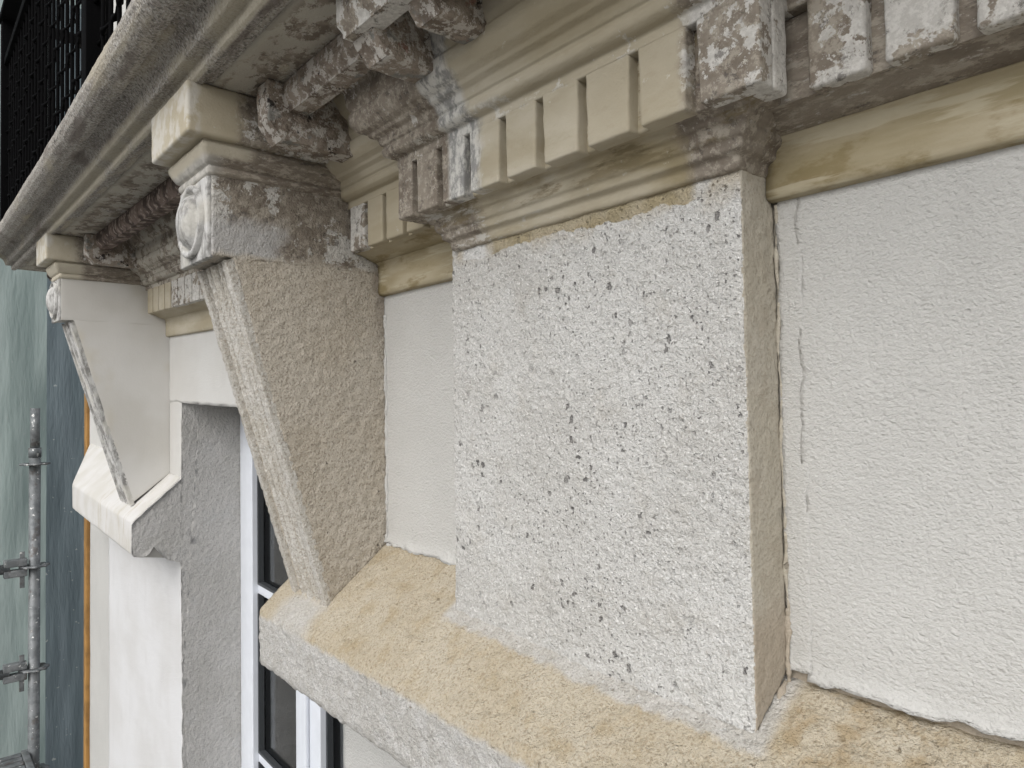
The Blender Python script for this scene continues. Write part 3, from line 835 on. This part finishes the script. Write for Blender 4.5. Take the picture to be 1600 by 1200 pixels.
# ------------------------------------------------------------------ consoles
def console(xr, near, label):
    w = .138; xl = xr - w; fy = -.298; cx = (xl + xr) / 2
    t = thing('stone_console', (cx, 0, -.25), label, 'console bracket')
    side = 'console' if near else 'far_white'
    c = [[[(x, -.109, -.330), (x, -.269, .236)], [(x, .003, -.243), (x, .003, .236)]] for x in (xl, xr)]
    build('bracket_body', *hexa(c, cell=.0034 if near else .012, r=.004, amp=.0024 if near else .0003, scale=120, seed=200, amp2=.0012, scale2=14), side, t)
    rb = build('roundel_block', *hexa(boxc(xl - (.001 if near else .0002), xr + (.001 if near else .0002), fy, .003, .230, .360), cell=.005 if near else .012, r=.0035 if near else .0008, amp=.0008, scale=60, seed=210), side, t)
    # carved front face of the block
    fr = build('roundel_panel', *hexa(boxc(xl + .0005, xr - .0005, fy - .006, fy + .004, .226, .352), cell=.006, r=.003, amp=.0008, scale=60, seed=212), 'grey_white', t)
    ro = lathe((cx, .292), [(.057, fy - .004), (.057, fy - .013), (.053, fy - .0155), (.048, fy - .013), (.0455, fy - .0065), (.043, fy - .0075), (.039, fy - .016), (.030, fy - .023), (.018, fy - .027), (.006, fy - .0285)], 0, 40, 1.0)
    q = build('roundel', *ro, 'grey_white', t); q.parent = fr
    # fluted strip down the front
    n = 90; xs = []
    px = [(0, 0), (.0, .013), (.017, .014), (.019, .0), (.033, -.002), (.036, .008), (.041, .012), (.047, .008), (.050, .0), (.055, .0), (.060, .010), (.069, .014), (.078, .010), (.083, .0), (.088, .0), (.091, .008), (.097, .012), (.102, .008), (.105, -.002), (.119, .0), (.121, .014), (.138, .013), (.138, 0)]
    R = soften(px, .001, .0035); V = []; F = []
    a = np.array((-.268, .228)); b = np.array((-.104, -.334)); d = (b - a) / np.linalg.norm(b - a); nn = np.array((d[1], -d[0]))
    if nn[0] > 0: nn = -nn
    for i in range(n + 1):
        p = a + (b - a) * i / n
        for x, h in R: V.append((xl + x, p[0] + nn[0] * (h - .003), p[1] + nn[1] * (h - .003)))
    m = len(R); V = np.array(V)
    for i in range(n):
        for j in range(m - 1): F.append((i * m + j, (i + 1) * m + j, (i + 1) * m + j + 1, i * m + j + 1))
    V = V + vnormals(V, F) * ((.0022 if near else .0008) * fbm(V, 160, 220))[:, None]
    F.append(list(range(m))[::-1]); F.append(list(range(n * m, (n + 1) * m)))
    build('fluted_front', V, F, 'flute' if near else 'grey_white', t)
    cp = [(-.03, .352), (.001, .3525), (.006, .356), (.0065, .364), (.003, .367), (.009, .370), (.014, .378), (.0185, .388), (.019, .396), (.015, .399), (.015, .405), (-.03, .405)]
    build('cap_moulding', *sweep([(xl, .0), (xl, fy), (xr, fy), (xr, .0)], cp, cell=.008, amp=.0009, scale=60, seed=230, b=.002), 'cap_stone', t)
    V, F = hexa(boxc(xl - .029, xr + .029, fy - .043, -.02, .4015, .4785), cell=.007, r=.005, amp=.0008, scale=40, seed=240, amp2=.001)
    build('abacus', V, F, 'abacus', t)
    return t
def abacus_mat():
    m = Mat('cream abacus with sooty back')
    c = clean_layers(m, .1)
    c = m.mix(m.mul(m.nmask(40, .42, .6, detail=5), m.axis('Y', -.318, -.33, .004, 30), .6), c, (.58, .57, .54))
    c = m.mix(m.axis('Y', -.275, -.25, .025, 40), c, dirt_layers(m, .5, sc=1.2, off=(5, 0, 0)))
    m.color(c); grain(m, 300, .0005, 50, .0012, .9); return m.m
MATS['abacus'] = abacus_mat()
def capstone():
    m = Mat('weathered cap moulding with repaired corner')
    c = dirt_layers(m, .1, stretch=(1, .5, 1.6), sc=1.2, off=(2, 0, 0))
    cl = m.mix(m.nmask(50, .4, .6, detail=4), (.36, .345, .315), (.48, .46, .42))
    c = m.mix(m.axis('Y', -.275, -.305, .008, 40), c, cl)
    c = m.mix(m.mul(m.axis('Y', -.23, -.26, .012, 40), m.axis('Z', .375, .383, .003, 40)), c, CREAM)
    m.color(c); grain(m, 300, .0008, 60, .002, 1.0); return m.m
MATS['cap_stone'] = capstone()
console(-1.105, True, 'near tapering stone console with fluted front, roundel and sandy rough sides')
console(-2.45, False, 'far smooth white console with grey fluted front, at the window\'s far side')

# ------------------------------------------------------------------ balcony
bal = thing('balcony', (-1.0, -.2, .478), 'weathered stone balcony slab with moulded lichen grey edge on the consoles', 'balcony')
XB0, XB1 = -3.36, 1.3
edgep = [(.20, .4795), (.316, .4795), (.320, .4745), (.328, .4735), (.334, .477), (.3345, .487), (.336, .490), (.350, .4905), (.3535, .492), (.355, .500), (.361, .511), (.372, .519), (.382, .521), (.3835, .512), (.394, .510), (.408, .515), (.4175, .523), (.4225, .535), (.421, .550), (.414, .559), (.39, .562), (.20, .562)]
build('moulded_edge', *sweep([(XB0, 0), (XB1, 0)], edgep, cell=.010, amp=.0011, scale=90, seed=300, b=.001, seg=.004, amp2=.0014, scale2=9), 'edge', bal)
sof = panel('', XB0, XB1, 0, .305, 0, .02, '', cell=.012, seed=310, und=.0015)
V = sof[0]; V = np.stack([V[:, 0], -.305 + V[:, 2], .4785 + V[:, 1]], 1)
build('soffit', V, [f[::-1] for f in sof[1]], 'soffit', bal)
build('slab', *plainbox(XB0 + .01, XB1, -.203, .003, .499, .561), 'edge', bal, smooth=False)

# ------------------------------------------------------------------ corbels and cross beams below the slab
def prism(poly, x0, x1, amp=.0016, seed=0, cell=.008, b=.003):
    return sweep([(x0, 0), (x1, 0)], [(-y, z) for y, z in poly], cell=cell, amp=amp, scale=55, seed=seed, b=b, seg=.006)
def chamfer(x0, x1, yf, yb, zb, zt, label, seed, mat='peel', ch=.028):
    P = [(yb, zt), (yb, zb), (yf + .02, zb), (yf, zb + ch), (yf, zt), (yb + .001, zt)]
    c = [[[(x, yf, zb), (x, yf, zt)], [(x, yb, zb), (x, yb, zt)]] for x in (x0, x1)]
    V, F = hexa(c, cell=.005, r=.0035)
    # cut the lower front edge back to a chamfer
    t = np.clip((zb + ch - V[:, 2]) / ch, 0, 1); lim = yf + .022 * t
    V[:, 1] = np.maximum(V[:, 1], lim)
    N = vnormals(V, F); V = V + N * (.0018 * fbm(V, 55, seed) + .0022 * fbm(V, 18, seed + 2))[:, None]
    o_ = build('corbel', V, F, mat)
    return tag(o_, label, 'corbel')
chamfer(-1.043, -1.001, -.252, -.075, .392, .4785, 'peeling chamfered corbel beside the near console capital', 401)
chamfer(-.747, -.700, -.252, -.13, .402, .4785, 'peeling chamfered corbel at the left end of the cornice over the rough block', 402)
chamfer(-.640, -.598, -.250, -.13, .408, .4785, 'pale corbel blotched with black at the top of the picture', 403)
chamfer(-2.388, -2.346, -.252, -.075, .392, .4785, 'dark peeling corbel beside the far console capital', 404)
chamfer(-2.70, -2.66, -.252, -.075, .392, .4785, 'small brown corbel left of the far console under the balcony end', 405)
def beam(x0, x1, y0, y1, z0, label, seed, mat):
    V, F = hexa(boxc(x0, x1, y0, y1, z0, .4785), cell=.006, r=.003)
    t = np.clip((z0 + .014 - V[:, 2]) / .006, 0, 1); V[:, 1] = np.maximum(V[:, 1], y0 + .010 * t)
    N = vnormals(V, F); V = V + N * (.0005 * fbm(V, 60, seed) + .0010 * fbm(V, 9, seed + 1))[:, None]
    return tag(build('cross_beam', V, F, mat), label, 'beam')
beam(-1.002, -.746, -.228, -.188, .436, 'peeling painted cross beam under the slab between two corbels near the top', 411, 'peel')
beam(-.748, .10, -.272, -.235, .428, 'whitish cross beam cut by the top edge of the picture', 412, 'dirty_white')
beam(-2.347, -1.235, -.228, -.188, .436, 'rusted dark cross beam between the far and near consoles', 413, 'rust')
beam(-3.28, -2.69, -.228, -.188, .436, 'rusted cross beam at the far end of the balcony', 414, 'rust')

# ------------------------------------------------------------------ railing
YRL = -.372; ZB, ZT = .585, 1.33; XP0 = -3.08
rail = thing('balcony_railing', (-1.4, YRL, .562), 'black iron balcony railing with crimped wire mesh panels', 'railing')
def rpart(name, vf): return build(name, *vf, 'iron', rail)
posts = [XP0, -1.545, .02]
for x in posts:
    rpart('post', hexa(boxc(x - .021, x + .021, YRL - .021, YRL + .021, .561, ZT), cell=.4, r=.002))
rpart('post', hexa(boxc(XP0 - .021, XP0 + .021, -.06, -.018, .561, ZT), cell=.4, r=.002))
for x0, x1 in zip(posts[:-1], posts[1:]):
    rpart('bottom_rail', hexa(boxc(x0 + .022, x1 - .022, YRL - .012, YRL + .012, ZB, ZB + .026), cell=.2, r=.002))
    rpart('mid_rail', hexa(boxc(x0 + .022, x1 - .022, YRL - .014, YRL + .014, 1.17, 1.196), cell=.2, r=.002))
rpart('top_rail', hexa(boxc(XP0 - .03, posts[-1] + .03, YRL - .028, YRL + .028, ZT, ZT + .022), cell=.2, r=.004))
rpart('top_rail', hexa(boxc(XP0 - .03, XP0 + .03, YRL + .029, .0, ZT, ZT + .022), cell=.2, r=.004))
rpart('bottom_rail', hexa(boxc(XP0 - .012, XP0 + .012, YRL + .022, -.061, ZB, ZB + .026), cell=.2, r=.002))
def wire(p0, p1, nk, amp, axis, r=.0034, knot=.7):
    p0, p1 = np.array(p0, float), np.array(p1, float); P = []; R = []
    n = nk * 4
    for i in range(n + 1):
        t = i / n; p = p0 + (p1 - p0) * t; w = math.cos(t * nk * math.pi)
        p[axis] += amp * w; P.append(p); R.append(r * (1 + knot * max(0, abs(w) - .72) / .28))
    return polytube(P, R, 6)
for x0, x1 in zip(posts[:-1], posts[1:]):
    n = int(round((x1 - x0) / .064))
    for i in range(1, n):
        x = x0 + (x1 - x0) * i / n
        rpart('mesh_wire', wire((x, YRL, ZB + .026), (x, YRL, 1.17), 8, .0, 1, .0043, 0))
    for k in range(1, 7):
        z = ZB + .026 + (1.17 - ZB - .026) * k / 7
        rpart('mesh_wire', wire((x0 + .02, YRL, z), (x1 - .02, YRL, z), n, .003 * (1 if k % 2 else -1), 1, .003, 1.3))
for i in range(1, 5):
    y = YRL + (-.04 - YRL) * i / 5
    rpart('mesh_wire', wire((XP0, y, ZB + .026), (XP0, y, ZT), 10, .005 * (1 if i % 2 else -1), 0))
for k in range(1, 5):
    z = ZB + .026 + (1.17 - ZB - .026) * k / 5
    rpart('mesh_wire', wire((XP0, YRL, z), (XP0, -.04, z), 7, .005, 0))

# ------------------------------------------------------------------ timber strip at the corner
V, F = hexa(boxc(-3.80, -3.745, -.012, .03, GROUND, .42), cell=.1, r=.003)
tag(build('timber_batten', V, F, 'timber'), 'narrow orange timber batten upright along the far corner of the facade', 'batten')

# ------------------------------------------------------------------ scaffold
SX, SY = -4.20, -.155
def camz(v, depth=3.5):   # height seen at image row v at that depth along the axis
    return depth * (math.sin(PT) - (v - 600) / 1110 * math.cos(PT)) - .0095 * depth
sc = thing('scaffold_standard', (SX, SY, GROUND), 'upright galvanised scaffold tube with rosettes, splashed with mortar', 'scaffold tube')
zt = camz(617)
def spart(n, vf, par=sc): return build(n, *vf, 'galv', par, warp=False)
spart('tube', tube((SX, SY, GROUND), (SX, SY, zt - .20), .0245, 20))
spart('spigot', tube((SX, SY, zt - .20), (SX, SY, zt), .0205, 20))
spart('collar', tube((SX, SY, zt - .24), (SX, SY, zt - .195), .0275, 20))
ros_z = [camz(704), camz(862), camz(1020), camz(1177)]
ros_z += [ros_z[-1] - .5 * k for k in range(1, 6)]
def rosette(z):
    n = 48; V = []; F = []
    for zz in (z - .0045, z + .0045):
        for rr in (.026, .060):
            for k in range(n):
                t = 2 * math.pi * k / n; r_ = rr + (.005 * math.cos(8 * t) if rr > .05 else 0)
                V.append((SX + r_ * math.cos(t), SY + r_ * math.sin(t), zz))
    for k in range(n):
        a = (k + 1) % n
        F += [(k, a, n + a, n + k), (2 * n + k, 3 * n + k, 3 * n + a, 2 * n + a), (n + k, n + a, 3 * n + a, 3 * n + k), (k, 2 * n + k, 2 * n + a, a)]
    return np.array(V), F
for z in ros_z[:8]: spart('rosette', rosette(z))
def ledger(z, y1, label, dx=0):
    t = thing('scaffold_ledger', (SX, SY - .06, z), label, 'scaffold tube')
    build('tube', *tube((SX + dx, SY - .10, z), (SX + dx * 3, y1, z), .0235, 18), 'galv', t, warp=False)
    build('wedge_head', *join(hexa(boxc(SX - .022, SX + .022, SY - .125, SY - .030, z - .042, z - .008), .05, .004), hexa(boxc(SX - .022, SX + .022, SY - .125, SY - .030, z + .008, z + .042), .05, .004)), 'galv', t, warp=False)
    build('wedge', *hexa(boxc(SX - .004, SX + .004, SY - .060, SY - .040, z - .10, z + .075), .05, .001), 'galv', t, warp=False)
    return t
ledger(ros_z[1], -1.5, 'upper horizontal scaffold tube wedged into the upright at its left')
ledger(ros_z[2], -1.5, 'lower horizontal scaffold tube wedged into the upright at its left')
dk = thing('scaffold_deck', (SX, -.8, ros_z[3] - .1), 'perforated steel scaffold deck end at the bottom left corner', 'scaffold deck')
zd = camz(1146)
for k in range(6):
    x0 = SX - .02 + k * .052
    build('deck_rib', *hexa(boxc(x0, x0 + .036, -1.5, SY - .05, zd - .05, zd), .1, .005), 'galv', dk, warp=False)
build('end_channel', *hexa(boxc(SX - .03, SX + .30, SY - .049, SY - .02, zd - .07, zd + .004), .1, .004), 'galv', dk, warp=False)

# ------------------------------------------------------------------ plastic sheeting
def sheet(name, x, y0, y1, z0, z1, mat, label, amp, seed, tilt=0.0):
    ny, nz = 60, 90; V = []; F = []
    Y, Z = np.meshgrid(np.linspace(y0, y1, ny + 1), np.linspace(z0, z1, nz + 1), indexing='ij')
    P = np.stack([np.full(Y.size, x), Y.ravel(), Z.ravel()], 1)
    Q = P * np.array((1, 3.0, .6))
    P[:, 0] += amp * fbm(Q, 1.6, seed) + amp * .3 * fbm(P, 5, seed + 3) + tilt * (P[:, 1] - y0)
    id_ = lambda i, j: i * (nz + 1) + j
    for i in range(ny):
        for j in range(nz): F.append((id_(i, j), id_(i + 1, j), id_(i + 1, j + 1), id_(i, j + 1)))
    n = len(P); B = P.copy(); B[:, 0] -= .002
    F2 = [tuple(n + q for q in f[::-1]) for f in F]
    return tag(build(name, np.concatenate([P, B]), F + F2, mat, warp=False), label, 'tarpaulin')
sheet('plastic_sheet', -4.75, -1.35, .30, GROUND, 3.2, 'tarp', 'pale grey green plastic sheeting hanging behind the scaffold tube', .05, 501)
sheet('plastic_sheet', -4.45, -.075, .30, GROUND, 2.2, 'tarp_dark', 'dark slate blue plastic sheet hanging beside the timber batten', .02, 502)

# ------------------------------------------------------------------ crumbs of mortar lying on the ledge
rnd = random.Random(7); parts = []
ico = bmesh.new(); bmesh.ops.create_icosphere(ico, subdivisions=1, radius=1.0)
IV = np.array([v.co[:] for v in ico.verts]); IF = [[v.index for v in f_.verts] for f_ in ico.faces]; ico.free()
for i in range(190):
    if i < 120: x = -.33 + abs(rnd.gauss(0, .13)); y = -.006 - abs(rnd.gauss(0, .035))
    else: x = rnd.uniform(-1.08, -.1); y = -.006 - abs(rnd.gauss(0, .05))
    if -.83 < x < -.345 and y > -.066: continue
    if y < -.145: continue
    kx = min(1, max(0, (x + .90) / .48)); kx = kx * kx * (3 - 2 * kx)
    z = -.243 + y * .79 - .027 * kx * (1 + y / .155) + .001; r_ = rnd.uniform(.0006, .0016) * (1.7 if rnd.random() < .08 else 1)
    parts.append((IV * np.array((rnd.uniform(.7, 1.6), rnd.uniform(.7, 1.3), rnd.uniform(.5, .9))) * r_ * (1 + .3 * np.array([rnd.uniform(-1, 1) for _ in IV])[:, None]) + np.array((x, y, z)), IF))
cr_ = build('mortar_crumbs', *join(*parts), 'ochre', smooth=False); cr_['kind'] = 'stuff'
tag(cr_, 'small crumbs of mortar scattered on the sloping ochre ledge', 'crumbs')
